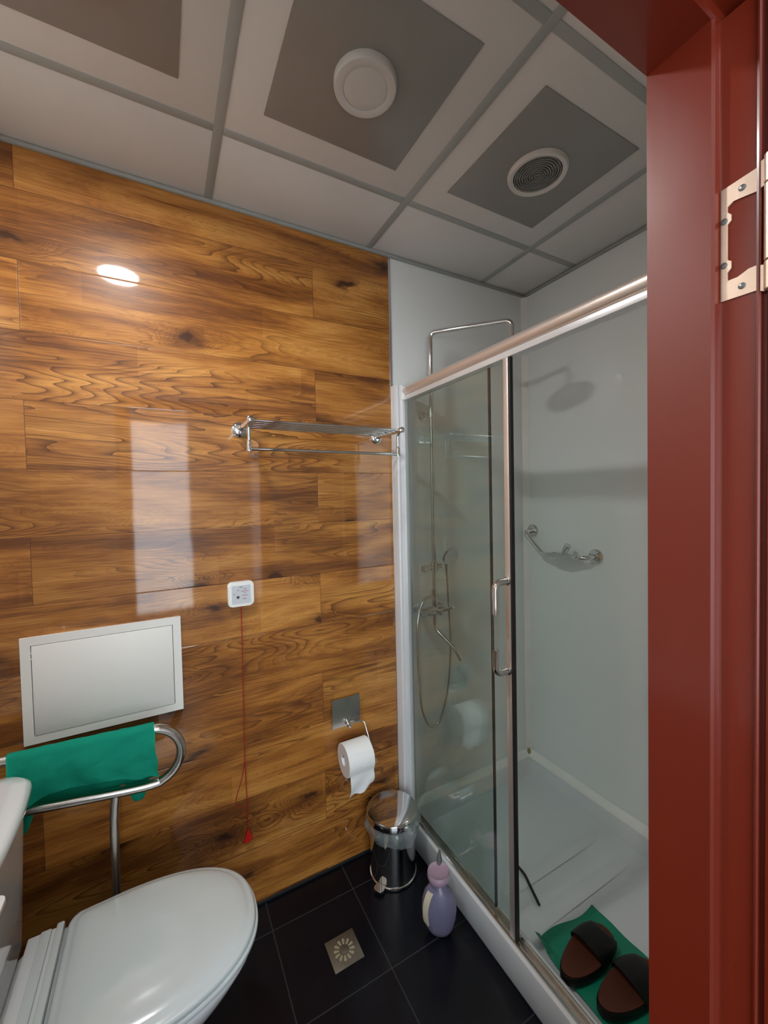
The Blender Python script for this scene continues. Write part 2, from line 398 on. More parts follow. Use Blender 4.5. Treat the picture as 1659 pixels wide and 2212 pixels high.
# wall angles round the ceiling edge
bm = bmesh.new(); box(bm, XL, XR, -.012, -.0005, CH-.012, CH, bev=.002); struct('trim_1', bm, M['grid'], label='grey edge strip between back wall and ceiling')
bm = bmesh.new(); box(bm, XR-.012, XR-.0005, YN, -.0125, CH-.012, CH, bev=.002); struct('trim_2', bm, M['grid'], label='grey edge strip between shower end wall and ceiling')
struct('trim_3', B(-.006, .006, -.0045, -.0005, 0, CH-.0125, bev=.0015), M['alu'], label='thin metal strip where wood wall meets shower wall')
# silicone bead up the shower corner
struct('trim_4', prism(bmesh.new(), [(XR-.0005, -.0005), (XR-.024, -.0005), (XR-.019, -.006), (XR-.006, -.019), (XR-.0005, -.024)], 'z', .112, CH-.013), M['silicone'], label='off-white corner strip up the shower corner')
# baseboard line along wood wall (thin black joint)
struct('baseboard_back', B(XL, -.001, -.006, -.0005, 0, .012, bev=.002), M['rubber'], label='thin black strip at the foot of the wood wall')

# hall outside the doorway (where the photographer stands)
HY = -3.1
struct('floor_hall', B(-2.4, 1.4, HY-.1, YH-.021, -.06, 0), plain('hall_floor_wood', (.07, .04, .025), .35, var=.2, vscale=8), label='hall floor')
struct('ceiling_hall', B(-2.4, 1.4, HY-.1, YH, 2.7, 2.8), M['side_wall'], label='hall ceiling')
bm = bmesh.new(); box(bm, -2.4, DX0-.07, YH-.002, YH+.009, 0, 2.7); box(bm, DX1+.07, 1.4, YH-.002, YH+.009, 0, 2.7); box(bm, DX0-.07, DX1+.07, YH-.002, YH+.009, DZ+.07, 2.7)
struct('wall_hall_front', bm, M['side_wall'], label='hall side of the doorway wall')
struct('wall_hall_left', B(-2.5, -2.4, HY-.1, YH, 0, 2.7), M['side_wall'], label='left hall wall')
struct('wall_hall_right', B(1.4, 1.5, HY-.1, YH, 0, 2.7), M['redwood'], label='right hall wall of dark red wardrobe fronts')
bm = bmesh.new(); box(bm, -2.4, -1.96, HY-.1, HY, 0, 2.7); box(bm, -.58, 1.4, HY-.1, HY, 0, 2.7); box(bm, -1.96, -.58, HY-.1, HY, 0, .35); box(bm, -1.96, -.58, HY-.1, HY, 2.32, 2.7)
struct('wall_hall_back', bm, M['side_wall'], label='hall wall with the window')
bm = bmesh.new()
for a in (-1.96, -.62): box(bm, a, a+.04, HY-.05, HY+.01, .35, 2.32)
for a in (.35, 2.28): box(bm, -1.92, -.62, HY-.05, HY+.01, a, a+.04)
win = struct('window_1', bm, M['white'], label='hall window behind the camera')
struct('pane', B(-1.92, -.62, HY-.04, HY-.034, .39, 2.28), M['clear'], parent=win)

# door frame: rebated red lacquered jambs and head, swept profile (depth into wall d, y)
PROF = [(.0, YN+.001), (.0, -1.2815), (.002, -1.2845), (.011, -1.2855), (.012, -1.288), (.012, -1.3175), (.0098, -1.3185), (.0094, -1.3205), (.0105, -1.3222), (.0155, -1.3226),
        (.0158, -1.3262), (.0125, -1.3268), (.0102, -1.3285), (.0102, -1.3315), (.013, -1.334), (.020, -1.3345), (.022, -1.339), (.036, -1.342), (.066, -1.344), (.070, -1.338), (.070, YN+.001)]
fr = thing('door_frame', 'dark red lacquered wooden door frame around the doorway', 'door frame', (DX1, YN, 0))
fr['kind'] = 'structure'; fr.name = 'trim_5'
del fr['category']
sub('jamb', prism(bmesh.new(), [(DX1+d, y) for d, y in PROF], 'z', 0, DZ), M['redwood'], fr, angle=30)
sub('jamb', prism(bmesh.new(), [(DX0-d, y) for d, y in PROF], 'z', 0, DZ), M['redwood'], fr, angle=30)
sub('head', prism(bmesh.new(), [(y, DZ+d) for d, y in PROF], 'x', DX0-.07, DX1+.07), M['redwood'], fr, angle=30)

# open door leaf folded back along the hall side
dr = struct('door_1', B(DX1-.003+.036, DX1+.037+.036, -2.045, -1.352, .008, DZ-.004, bev=.003), M['redwood'], label='dark red door leaf swung open into the hall')

# ------------------------------------------------------------------ hinge
hx = DX1+.012
hg = thing('door_hinge', 'brushed nickel cut-out hinge screwed to the red door jamb', 'hinge', (hx, -1.32, 1.75))
out = [(-1.2865, 1.8165), (-1.2865, 1.6925), (-1.318, 1.6925), (-1.325, 1.688), (-1.325, 1.716), (-1.318, 1.7185), (-1.3115, 1.7185), (-1.302, 1.7135), (-1.2925, 1.7135),
       (-1.2925, 1.7225), (-1.2965, 1.7265), (-1.2965, 1.7345), (-1.2925, 1.7365), (-1.2925, 1.7755), (-1.2965, 1.7785), (-1.2965, 1.785), (-1.2925, 1.789), (-1.2925, 1.795), (-1.298, 1.7985), (-1.318, 1.7955), (-1.325, 1.798),
       (-1.325, 1.826), (-1.3215, 1.8245), (-1.319, 1.8195)]
sub('frame_leaf', prism(bmesh.new(), out, 'x', hx-.0018, hx-.0001, bev=.0004), M['brass'], hg)
kn = bmesh.new()
for a, b_ in ((1.688, 1.7175), (1.7183, 1.7965), (1.7973, 1.8265)):
    lathe(kn, [(.0042, a), (.0052, a+.001), (.0052, b_-.001), (.0042, b_)], (hx-.004, -1.3305, 0), seg=20)
sub('knuckle', kn, M['brass'], hg)
for y, z in ((-1.306, 1.8075), (-1.2895, 1.7805), (-1.2895, 1.732), (-1.306, 1.7025)):
    s_ = bmesh.new(); lathe(s_, [(.0034, 0), (.0034, .0022), (.0022, .003), (0, .003)], (hx, y, z), (-1, 0, 0), 16)
    sc_o = sub('screw', s_, M['screw'], hg)
bm = B(hx-.004, hx+.034, -1.354, -1.3372, 1.69, 1.825)  # leaf on the door edge
sub('door_plate', bm, M['brass'], hg)

# ------------------------------------------------------------------ ceiling fittings
def square_panel(name, label, cat, cx, cy):
    t = thing(name, label, cat, (cx, cy, CH))
    sub('mounting_plate', B(cx-.2, cx+.2, cy-.2, cy+.2, CH-.0022, CH+.0005, bev=.0008), M['square'], t)
    return t
lampA = square_panel('ceiling_lamp', 'lit round ceiling lamp on grey square plate above the toilet', 'lamp', -.996, -.6)
sub('lamp_ring', lathe(bmesh.new(), [(.083, -.0022), (.083, -.036), (.080, -.040), (.0715, -.040), (.0715, -.0022)], (-.996, -.6, CH)), M['white'], lampA)
sub('diffuser', lathe(bmesh.new(), [(.071, -.030), (.071, -.0365), (.05, -.0380), (0, -.0385)], (-.996, -.6, CH)), M['lit'], lampA)
lampB = square_panel('ceiling_lamp', 'unlit white round ceiling lamp on grey square plate in mid ceiling', 'lamp', -.396, -.6)
sub('lamp_ring', lathe(bmesh.new(), [(.077, -.0022), (.077, -.016), (.074, -.020), (.066, -.0215), (.058, -.0205), (.0545, -.0195), (.0545, -.0022)], (-.396, -.6, CH), seg=48), M['diffuser'], lampB)
sub('diffuser', lathe(bmesh.new(), [(.0543, -.018), (.050, -.0196), (.03, -.0204), (0, -.0206)], (-.396, -.6, CH), seg=48), M['diffuser'], lampB)
fan = square_panel('exhaust_fan', 'round exhaust fan with dark ringed grille on grey plate over the shower', 'fan', .204, -.6)
sub('fan_ring', lathe(bmesh.new(), [(.091, -.0022), (.091, -.008), (.087, -.015), (.080, -.016), (.0735, -.012), (.0735, -.0022)], (.204, -.6, CH), seg=48), M['ceil'], fan)
bm = bmesh.new()
prof = [(.0733, -.0035)]
for k in range(9):
    r_ = .069-k*.0075; z_ = -.0105-.0006*k
    prof += [(r_+.0016, z_+.007), (r_+.0010, z_), (r_-.0014, z_), (r_-.0024, z_+.007)]
prof += [(0, -.009)]
lathe(bm, prof, (.204, -.6, CH), seg=48)
gr = sub('grille', bm, M['darkfan'], fan, angle=25)

# ------------------------------------------------------------------ shower tray
LY = YN+.004
bm = bmesh.new()
outer = [(.017, LY), (.017, -.002), (XR-.001, -.002), (XR-.001, LY)]
# kerb, ledges and sunken floor built as one shell
def ring(x0, x1, y0, y1, z, r_):
    pts = []
    for cx, cy, a0 in ((x1-r_, y1-r_, 0), (x0+r_, y1-r_, 90), (x0+r_, y0+r_, 180), (x1-r_, y0+r_, 270)):
        for k in range(7):
            a = R(a0+k*15); pts.append((cx+r_*math.cos(a), cy+r_*math.sin(a), z))
    return pts
x0, x1, y0, y1 = .017, XR-.001, LY, -.001
loft(bm, [ring(x0+.004, x1, y0, y1, 0, .002), ring(x0, x1, y0, y1, .008, .002), ring(x0, x1, y0, y1, .104, .003), ring(x0+.002, x1, y0, y1, .111, .004), ring(x0+.008, x1-.002, y0+.002, y1-.002, .115, .006),
          ring(x0+.055, x1-.030, y0+.04, y1-.030, .115, .02), ring(x0+.066, x1-.038, y0+.05, y1-.040, .108, .03), ring(x0+.082, x1-.060, y0+.07, y1-.060, .060, .05),
          ring(x0+.105, x1-.085, y0+.10, y1-.09, .050, .06), ring(x0+.30, x1-.3, y0+.45, y1-.45, .046, .03)])
tray = tag(obj('shower_tray', bm, M['tray']), 'white acrylic shower tray with raised kerb on the black floor', 'shower tray')
# raised ribs in the tray floor
for yy in (-.452, -.585):
    bm = bmesh.new()
    grid_sheet(bm, 20, 10, lambda u, v: Vector((.165+.53*u, yy-.026+.052*v, .0490+.0042*math.sin(PI*v)**2*min(1, u*8, (1-u)*8))))
    obj('floor_rib', bm, M['tray'], tray)
# white sealing strip along walls on the tray
sl = thing('trim_6', 'off-white sealing strip where tray meets the walls', 'trim', (XR, 0, .115)); del sl['category']; sl['kind'] = 'structure'
sub('strip', prism(bmesh.new(), [(XR-.001, .1155), (XR-.030, .1155), (XR-.027, .122), (XR-.010, .139), (XR-.001, .142)], 'y', LY, -.002), M['silicone'], sl)
sub('strip', prism(bmesh.new(), [(-.001, .1155), (-.030, .1155), (-.027, .122), (-.010, .139), (-.001, .142)], 'x', .02, XR-.025), M['silicone'], sl)
bm = bmesh.new(); lathe(bm, [(0, -.018), (.009, -.015), (.011, -.002), (.005, .012), (0, .022)], (XR-.018, -.018, .134), seg=14)
sub('corner_stain', bm, M['stain'], sl)

# ------------------------------------------------------------------ shower enclosure
se = thing('shower_enclosure', 'sliding glass shower screen with pale metal rails and bow handle', 'shower screen', (.04, -.6, .115))
# wall channel: stepped vertical profile against the walls' meeting line
chp = [(-.003, -.0048), (.001, -.030), (.004, -.036), (.010, -.038), (.0135, -.036), (.015, -.030), (.019, -.030), (.021, -.040), (.026, -.0465), (.036, -.0475), (.042, -.044), (.043, -.036), (.060, -.034), (.066, -.030), (.066, -.0048)]
sub('wall_channel', prism(bmesh.new(), chp, 'z', .116, 1.944), M['alu_white'], se, angle=30)
# header rail: rounded upper tube over a flat lower lip
hp = []
for k in range(13):
    a = R(-100+k*-15)  # rounded face toward the room
    hp.append((.044+.021*math.cos(a), 1.919+.020*math.sin(a)))
hp = [(.030, 1.899)]+[(.043-.019*math.sin(R(a)), 1.9185-.0195*math.cos(R(a))) for a in range(20, 181, 16)]+[(.066, 1.938), (.068, 1.934), (.068, 1.899)]
sub('header_rail', prism(bmesh.new(), hp, 'y', LY, -.048), M['champagne'], se, angle=50)
sub('header_lip', B(.030, .064, LY, -.050, 1.880, 1.8985, bev=.0015), M['alu_white'], se)
sub('rail_end_cap', B(.024, .068, -.0545, -.0475, 1.882, 1.938, bev=.003), M['white'], se)
# bottom track on the kerb
bt = [(.028, .1155), (.028, .122), (.031, .1255), (.036, .1255), (.038, .122), (.041, .119), (.047, .119), (.049, .130), (.053, .134), (.057, .130), (.059, .119), (.066, .119), (.068, .1155)]
sub('bottom_rail', prism(bmesh.new(), bt, 'y', LY, -.036), M['steel'], se, angle=30)
GX1, GX2 = .036, .0535
sub('fixed_glass', B(GX2-.003, GX2+.003, -.530, -.047, .131, 1.8795), M['glass'], se, smooth=False)
sub('edge_seal', B(GX2-.005, GX2+.005, -.5345, -.5302, .131, 1.8795, bev=.001), M['rubber'], se)
sub('sliding_glass', B(GX1-.003, GX1+.003, -.6160, -.075, .1275, 1.8795), M['glass'], se, smooth=False)
st = sub('door_stile', B(GX1-.008, GX1+.007, -.636, -.6165, .1265, 1.8795, bev=.0025), M['champagne'], se)
sub('magnetic_seal', B(GX1-.006, GX1+.007, -.643, -.6362, .1265, 1.8795, bev=.001), M['rubber'], se)
sub('glass_edge_strip', B(GX1-.005, GX1+.005, -.0745, -.068, .1275, 1.8795, bev=.001), M['clear'], se)
# bow handle
hy = -.6245; hxx = GX1-.008
hp_ = fillet([(hxx+.001, hy, 1.222), (hxx-.048, hy, 1.222), (hxx-.048, hy, 1.13)], .03, 8)
hd = sub('handle_bow', tube(bmesh.new(), hp_, .0105, 18), M['chrome'], se)
hp2 = fillet([(hxx+.001, hy, .953), (hxx-.048, hy, .953), (hxx-.048, hy, 1.025)], .03, 8)
sub('handle_bow', tube(bmesh.new(), hp2, .0105, 18), M['chrome'], se)
sub('handle_grip', tube(bmesh.new(), [(hxx-.048, hy, 1.0245), (hxx-.048, hy, 1.1305)], .010, 18), M['clear'], se).__setitem__('label', 'clear acrylic grip of the bow handle')
sub('handle_rose', lathe(bmesh.new(), [(.013, 0), (.013, .003), (.0105, .005)], (hxx+.0005, hy, 1.222), (-1, 0, 0), 18), M['chrome'], se)
sub('handle_rose', lathe(bmesh.new(), [(.013, 0), (.013, .003), (.0105, .005)], (hxx+.0005, hy, .953), (-1, 0, 0), 18), M['chrome'], se)

# ------------------------------------------------------------------ shower column
px, py = .156, -.07
HD = Vector((.352, -.345, 2.056))
sh = thing('shower_column', 'chrome shower column with overhead arm and mixer on the grey wall', 'shower', (px, 0, 1.0))
ad = Vector((HD.x-px, HD.y-py, 0)).normalized()
pr = fillet([(px, py, 1.02), (px, py, 2.172), (HD.x, HD.y, 2.158), (HD.x, HD.y, HD.z+.030)], [.028, .032], 8)
sub('riser_pipe', tube(bmesh.new(), pr, .0095, 16), M['chrome'], sh)
sub('shower_head', lathe(bmesh.new(), [(0, .032), (.012, .031), (.013, .016), (.03, .011), (.088, .006), (.094, .003), (.094, -.002), (.090, -.004), (0, -.004)], HD, (-.16, 0, 1), seg=48), M['chrome'], sh)
bm = bmesh.new(); lathe(bm, [(.021, 0), (.021, .004), (.016, .008), (.008, .010), (.008, .066)], (px, -.001, 1.83), (0, -1, 0), 24)
sub('wall_bracket', bm, M['chrome'], sh)
sub('bracket_collar', lathe(bmesh.new(), [(.0105, -.018), (.0145, -.016), (.0145, .016), (.0105, .018)], (px, py, 1.83), seg=20), M['chrome'], sh)
# slider with hand shower holder
bm = lathe(bmesh.new(), [(.0105, -.02), (.017, -.018), (.017, .018), (.0105, .02)], (px, py, 1.175), seg=20)
tube(bm, [(px-.05, py-.004, 1.172), (px-.022, py-.002, 1.174), (px, py, 1.176), (px+.03, py-.012, 1.178)], [.013, .010, .010, .011], 14)
lathe(bm, [(.014, 0), (.015, .002), (.015, .014), (.012, .018)], (px-.062, py-.005, 1.171), (1, 0, 0), 16)
sub('slider', bm, M['chrome'], sh)
# hand shower held beside the slider
bm = bmesh.new()
hs = smooth_path([(px+.046, py-.030, 1.135), (px+.045, py-.030, 1.165), (px+.044, py-.034, 1.195), (px+.043, py-.046, 1.222)], 5)
tube(bm, hs, [.008+.004*(i/len(hs)) for i in range(len(hs))], 14)
lathe(bm, [(0, -.012), (.02, -.010), (.038, -.002), (.040, .006), (.036, .010), (0, .011)], (px+.042, py-.058, 1.222), (0, -.95, -.3), 28)
sub('hand_shower', bm, M['chrome'], sh)
# mixer
bm = bmesh.new()
tube(bm, [(px-.082, py+.005, .985), (px-.078, py+.005, .985), (px-.03, py, .985), (px+.03, py, .985), (px+.078, py+.005, .985)], [.013, .017, .020, .020, .017], 20)
for s_ in (-1, 1):
    lathe(bm, [(.028, 0), (.027, .008), (.014, .014), (.013, .05)], (px+s_*.062, -.001, .985), (0, -1, 0), 22)
lathe(bm, [(.012, 0), (.013, .03), (.015, .04), (.010, .05)], (px, py, .995), (0, 0, 1), 18)
sub('mixer_body', bm, M['chrome'], sh)
bm = bmesh.new()
lathe(bm, [(.02, -.012), (.021, .012), (.017, .020), (0, .022)], (px+.02, py-.018, .985), (0, -1, 0), 22)
tube(bm, smooth_path([(px+.02, py-.034, .990), (px+.026, py-.06, 1.0), (px+.032, py-.088, 1.015)], 4), [.009, .0085, .008, .0075, .007, .0065, .006, .006, .007], 12)
sub('lever', bm, M['chrome'], sh)
lathe_ = bmesh.new(); lathe(lathe_, [(.014, 0), (.014, .03), (.008, .034)], (px, py, 1.045), (0, 0, 1), 18)
sub('diverter', lathe_, M['chrome'], sh)
sp_ = fillet([(px, py, .97), (px, py, .905), (px+.028, py-.10, .842), (px+.040, py-.125, .800)], [.02, .02], 6)
sub('spout', tube(bmesh.new(), sp_, .0088, 16), M['chrome'], sh)
hz = smooth_path([(px-.02, py-.010, 1.055), (px-.07, py-.02, 1.040), (px-.108, py-.03, .97), (px-.112, py-.03, .85), (px-.105, py-.03, .70), (px-.092, py-.03, .58), (px-.055, py-.03, .505), (px-.008, py-.03, .515), (px+.035, py-.03, .62), (px+.055, py-.03, .76), (px+.058, py-.03, .90), (px+.050, py-.03, 1.05), (px+.046, py-.030, 1.138)], 8)
sub('hose', tube(bmesh.new(), hz, .0055, 10), M['steel'], sh)

# ------------------------------------------------------------------ grab bar with soap dish (shower end wall)
gb = thing('grab_bar', 'angled chrome grab bar with soap dish on the shower end wall', 'grab bar', (XR, -.2, 1.2))
pa = fillet([(XR-.004, -.045, 1.292), (XR-.062, -.045, 1.288), (XR-.062, -.155, 1.188), (XR-.062, -.38, 1.195), (XR-.004, -.392, 1.200)], [.03, .02, .03], 7)
sub('bar', tube(bmesh.new(), pa, .0115, 16), M['chrome'], gb)
for y, z in ((-.045, 1.292), (-.392, 1.200)):
    sub('wall_flange', lathe(bmesh.new(), [(.033, 0), (.033, .006), (.028, .012), (.014, .014)], (XR-.0005, y, z), (-1, 0, 0), 28), M['chrome'], gb)
bm = bmesh.new(); rings = []
for s_, dz in ((.2, -.006), (.86, -.008), (1.0, .002), (.96, .003), (.84, -.003), (.2, -.001)):
    rings.append([(XR-.070+.043*s_*math.sin(2*PI*k/32), -.265+.085*s_*math.cos(2*PI*k/32), 1.199+dz) for k in range(32)])
loft(bm, rings); sub('soap_dish', bm, M['chrome'], gb)
sub('shower_holder', tube(bmesh.new(), [(XR-.062, -.272, 1.202), (XR-.064, -.282, 1.218), (XR-.070, -.302, 1.246)], [.010, .0125, .0145], 16), M['chrome'], gb)

# ------------------------------------------------------------------ wood wall: towel rack
rk = thing('towel_rack', 'chrome double-level towel rack on the wood wall', 'towel rack', (-.35, 0, 1.73))
for x in (-.618, -.077):
    sub('wall_flange', lathe(bmesh.new(), [(.026, 0), (.026, .005), (.021, .010), (.012, .012)], (x, -.0005, 1.727), (0, -1, 0), 28), M['chrome'], rk)
    bm = tube(bmesh.new(), [(x, -.008, 1.727), (x, -.205, 1.727)], .0085, 14)
    lathe(bm, [(.0085, 0), (.0105, .002), (.0105, .014), (.006, .017)], (x, -.200, 1.727), (0, -1, 0), 16)
    sub('bracket_arm', bm, M['chrome'], rk)
    bm = tube(bmesh.new(), fillet([(x, -.198, 1.727), (x, -.178, 1.712), (x, -.178, 1.655)], .01, 4), .0055, 12)
    tube(bm, [(x, -.178, 1.668), (x, -.178, 1.660), (x, -.178, 1.632)], [.0055, .0075, .0085], 12)
    sub('drop_arm', bm, M['chrome'], rk)
for y in (-.195, -.162, -.129, -.096, -.063):
    sub('shelf_bar', tube(bmesh.new(), [(-.618, y, 1.727), (-.077, y, 1.727)], .0048, 10), M['chrome'], rk)
sub('towel_bar', tube(bmesh.new(), [(-.618, -.178, 1.640), (-.077, -.178, 1.640)], .0055, 12), M['chrome'], rk)

# ------------------------------------------------------------------ emergency call box with cord
cb = thing('call_point', 'white square emergency pull-cord switch on the wood wall', 'call switch', (-.632, 0, 1.15))
bx0, bx1, bz0, bz1 = -.6745, -.5885, 1.108, 1.194
def rr_pts(x0, x1, z0, z1, r_, n=6):
    pts = []
    for cx, cz, a0 in ((x1-r_, z1-r_, 0), (x0+r_, z1-r_, 90), (x0+r_, z0+r_, 180), (x1-r_, z0+r_, 270)):
        for k in range(n+1): a = R(a0+90*k/n); pts.append((cx+r_*math.cos(a), cz+r_*math.sin(a)))
    return pts
sub('housing', prism(bmesh.new(), rr_pts(bx0, bx1, bz0, bz1, .013), 'y', -.020, -.0005, bev=.0035), M['white'], cb)
fp = sub('face_plate', prism(bmesh.new(), rr_pts(bx0+.012, bx1-.011, bz0+.011, bz1-.012, .003), 'y', -.0212, -.0190), M['plate'], cb)
bm = bmesh.new()
def mark(bm, x, z, w, h): box(bm, x-w/2, x+w/2, -.0216, -.0211, z-h/2, z+h/2)
for x, z, w in ((-.632, 1.176, .012), (-.618, 1.1685, .010), (-.619, 1.155, .007), (-.620, 1.1345, .014)):
    n_ = max(3, int(w/.0026))
    for k in range(n_): mark(bm, x-w/2+(k+.5)*w/n_, z, w/n_*.68, .0022)
mark(bm, -.641, 1.1655, .003, .003); mark(bm, -.655, 1.152, .006, .0015)
sub('printed_text', bm, M['ink'], fp, smooth=False)
bm = bmesh.new()
for x, z, w in ((-.6185, 1.161, .026), (-.619, 1.1465, .020), (-.632, 1.1765, .004)):
    n_ = int(w/.0028)+1
    for k in range(n_): mark(bm, x-w/2+(k+.5)*w/n_, z, w/n_*.72, .0024)
sub('printed_text', bm, M['inkred'], fp, smooth=False)
sub('sensor_button', lathe(bmesh.new(), [(.0048, 0), (.0048, .0012), (.0035, .002), (0, .002)], (-.6425, -.0212, 1.1415), (0, -1, 0), 20), M['ink'], fp)
# cord with a knotted loop and triangular pull
cp = smooth_path([(-.632, -.016, 1.110), (-.6325, -.015, .95), (-.6335, -.014, .78), (-.6345, -.014, .64), (-.6355, -.014, .545), (-.634, -.014, .48), (-.6325, -.014, .38), (-.6315, -.014, .305)], 6)
cd = sub('cord', tube(bmesh.new(), cp, .0016, 8), M['cord'], cb)
lp = smooth_path([(-.6355, -.013, .548), (-.648, -.011, .49), (-.667, -.010, .43), (-.668, -.010, .405), (-.652, -.010, .392), (-.648, -.011, .380), (-.655, -.011, .362)], 6)
sub('cord_loop', tube(bmesh.new(), lp, .0013, 8), M['cord'], cd)
sub('knot', lathe(bmesh.new(), [(0, -.005), (.003, -.003), (.0035, 0), (.003, .003), (0, .005)], (-.6355, -.014, .548), seg=12), M['cord'], cd)
bm = bmesh.new(); prism(bm, [(-.6315, .308), (-.6345, .300), (-.648, .262), (-.644, .256), (-.620, .262), (-.617, .268), (-.6285, .300)], 'y', -.017, -.009, bev=.002)
sub('pull_tag', bm, M['red'], cb)

# ------------------------------------------------------------------ access hatch
ah = thing('access_hatch', 'white framed access hatch on the wood wall above the rail', 'access panel', (-1.026, 0, .95))
bm = bmesh.new(); X0, X1, Z0, Z1 = -1.229, -.8225, .792, 1.1005; q = .0235
for a in ((X0, X1, Z1-q, Z1), (X0, X1, Z0, Z0+q), (X0, X0+q, Z0+q, Z1-q), (X1-q, X1, Z0+q, Z1-q)):
    box(bm, a[0], a[1], -.010, -.0005, a[2], a[3])
sub('hatch_frame', bm, M['white'], ah)
sub('hatch_door', B(X0+q+.0022, X1-q-.0016, -.0115, -.0035, Z0+q+.0012, Z1-q-.0016, bev=.0008), M['white'], ah)
for z in (Z1-.045, Z1-.062): sub('hatch_hinge', B(X0+q-.001, X0+q+.003, -.0105, -.007, z-.0015, z+.0015), M['white'], ah)
sub('gap_shadow_backing', B(X0+q, X1-q, -.0033, -.001, Z0+q, Z1-q), M['darkgrey'], ah)  # dark sheet behind the door, paints the shade in its gaps
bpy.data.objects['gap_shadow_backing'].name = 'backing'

# ------------------------------------------------------------------ toilet paper holder + roll
tp = thing('toilet_paper_holder', 'square chrome toilet paper holder on the wood wall', 'paper holder', (-.24, 0, .62))
prj = [(-.3075, .682), (-.190, .682), (-.182, .567), (-.2995, .567)]
sub('cover_plate', prism(bmesh.new(), [(-.305, .566), (-.1845, .566), (-.1845, .682), (-.305, .682)], 'y', -.013, -.0105, bev=.0008), M['steel'], tp)
sub('wall_mount', B(-.268, -.22, -.0105, -.0005, .60, .66, bev=.002), M['chrome'], tp)
bm = tube(bmesh.new(), [(-.243, -.012, .588), (-.243, -.030, .580)], .007, 14); lathe(bm, [(0, -.012), (.008, -.008), (.009, 0), (.008, .008), (0, .012)], (-.240, -.030, .576), (.3, 0, -1), 14)
sub('pivot', bm, M['chrome'], tp)
wr = fillet([(-.243, -.022, .577), (-.176, -.03, .577), (-.166, -.074, .488), (-.290, -.074, .488)], [.012, .012], 6)
sub('wire_arm', tube(bmesh.new(), wr, .0028, 10), M['chrome'], tp)
RX0, RX1, RY, RZ, RR_ = -.287, -.183, -.076, .474, .061
tr_ = thing('toilet_roll', 'white toilet paper roll hanging from the chrome holder', 'toilet roll', (-.235, RY, RZ))
bm = bmesh.new(); lathe(bm, [(.020, RX0), (RR_-.001, RX0), (RR_, RX0+.001), (RR_, RX1-.001), (RR_-.001, RX1), (.020, RX1), (.0195, RX1-.002), (.0195, RX0+.002), (.020, RX0)], (0, RY, RZ), (1, 0, 0), 48)
for f in [f for f in bm.faces if len(f.verts) > 10]: bm.faces.remove(f)
o = sub('roll', bm, [M['paper'], M['paperside']], tr_, angle=30)
for pgn in o.data.polygons:
    if abs(pgn.normal.x) > .9: pgn.material_index = 1
bm = bmesh.new()
def fsheet(u, v):
    x = RX0+.006+(RX1-RX0-.006)*u
    L_ = .150
    if v < .35:
        a = R(60+(v/.35)*110); a2 = R(40)-(v/.35)*R(75)
        return Vector((x, RY-(RR_+.0015)*math.cos(a2), RZ+(RR_+.0015)*math.sin(a2)))
    t = (v-.35)/.65
    a2 = R(-35); y0_ = RY-(RR_+.0015)*math.cos(a2); z0_ = RZ+(RR_+.0015)*math.sin(a2)
    bot = .345+.028*u+.006*math.sin(u*9)
    return Vector((x+.004*t*math.sin(3*t), y0_-.004*math.sin(t*3)-.005*t*math.sin(u*6+t*4)+.012*t, z0_+(bot-z0_)*t))
grid_sheet(bm, 14, 24, fsheet, .0006)
sub('hanging_sheet', bm, M['paper'], tr_)

# ------------------------------------------------------------------ toilet
TYc = -.410
def dshape(x_back, x_front, hw, z, n=56, p=2.25, rback=.03, flat=.30):
    """D-shaped outline: squarish back, elliptical front"""
    pts = []; xm = x_back+(x_front-x_back)*flat
    for k in range(n):
        t = -PI/2+PI*k/(n-1)
        cx, sx = math.cos(t), math.sin(t)
        pts.append((xm+(x_front-xm)*abs(cx)**(2/p), TYc+hw*math.copysign(abs(sx)**(2/p), sx), z))
    # back side with rounded corners
    for yy, s_ in ((TYc+hw*.97, 1),):
        for k in range(1, 7):
            a = R(90*k/6); pts.append((x_back+rback*(1-math.sin(a)), TYc+hw*.97-rback*(1-math.cos(a)), z))
    for k in range(0, 6):
        a = R(90-90*k/6); pts.append((x_back+rback*(1-math.sin(a)), TYc-hw*.97+rback*(1-math.cos(a)), z))
    return pts
tl = thing('toilet', 'white ceramic toilet with closed lid beside the wood wall', 'toilet', (-1.0, TYc, 0))
# bowl + pedestal
def egg(x0, x1, hw, z, n=60, p=2.3):
    pts = []
    xc_ = x0+(x1-x0)*.42
    for k in range(n):
        t = 2*PI*k/n; c, s = math.cos(t), math.sin(t)
        pp = p if c > 0 else 4.5
        rx = (x1-xc_) if c > 0 else (xc_-x0)
        pts.append((xc_+rx*math.copysign(abs(c)**(2/pp), c), TYc+hw*math.copysign(abs(s)**(2/pp), s), z))
    return pts
bowl = [egg(-1.20, -.84, .105, 0), egg(-1.20, -.845, .102, .02), egg(-1.20, -.87, .095, .08), egg(-1.20, -.875, .10, .16), egg(-1.20, -.84, .125, .225), egg(-1.21, -.775, .158, .29),
        egg(-1.22, -.715, .180, .345), egg(-1.22, -.688, .190, .380), egg(-1.22, -.684, .191, .397), egg(-1.215, -.690, .187, .402)]
sub('bowl', loft(bmesh.new(), bowl), M['ceramic'], tl, angle=60)
def scaled(ol, s_, z, cx=-.905):
    return [(cx+(p_[0]-cx)*s_, TYc+(p_[1]-TYc)*s_, z) for p_ in ol]
so = dshape(-1.108, -.678, .196, 0, p=2.35)
sub('seat', loft(bmesh.new(), [scaled(so, .985, .4035), scaled(so, 1, .407), scaled(so, 1, .414), scaled(so, .99, .4175)]), M['seatplastic'], tl, angle=60)
lo_ = dshape(-1.102, -.684, .192, 0, p=2.35)
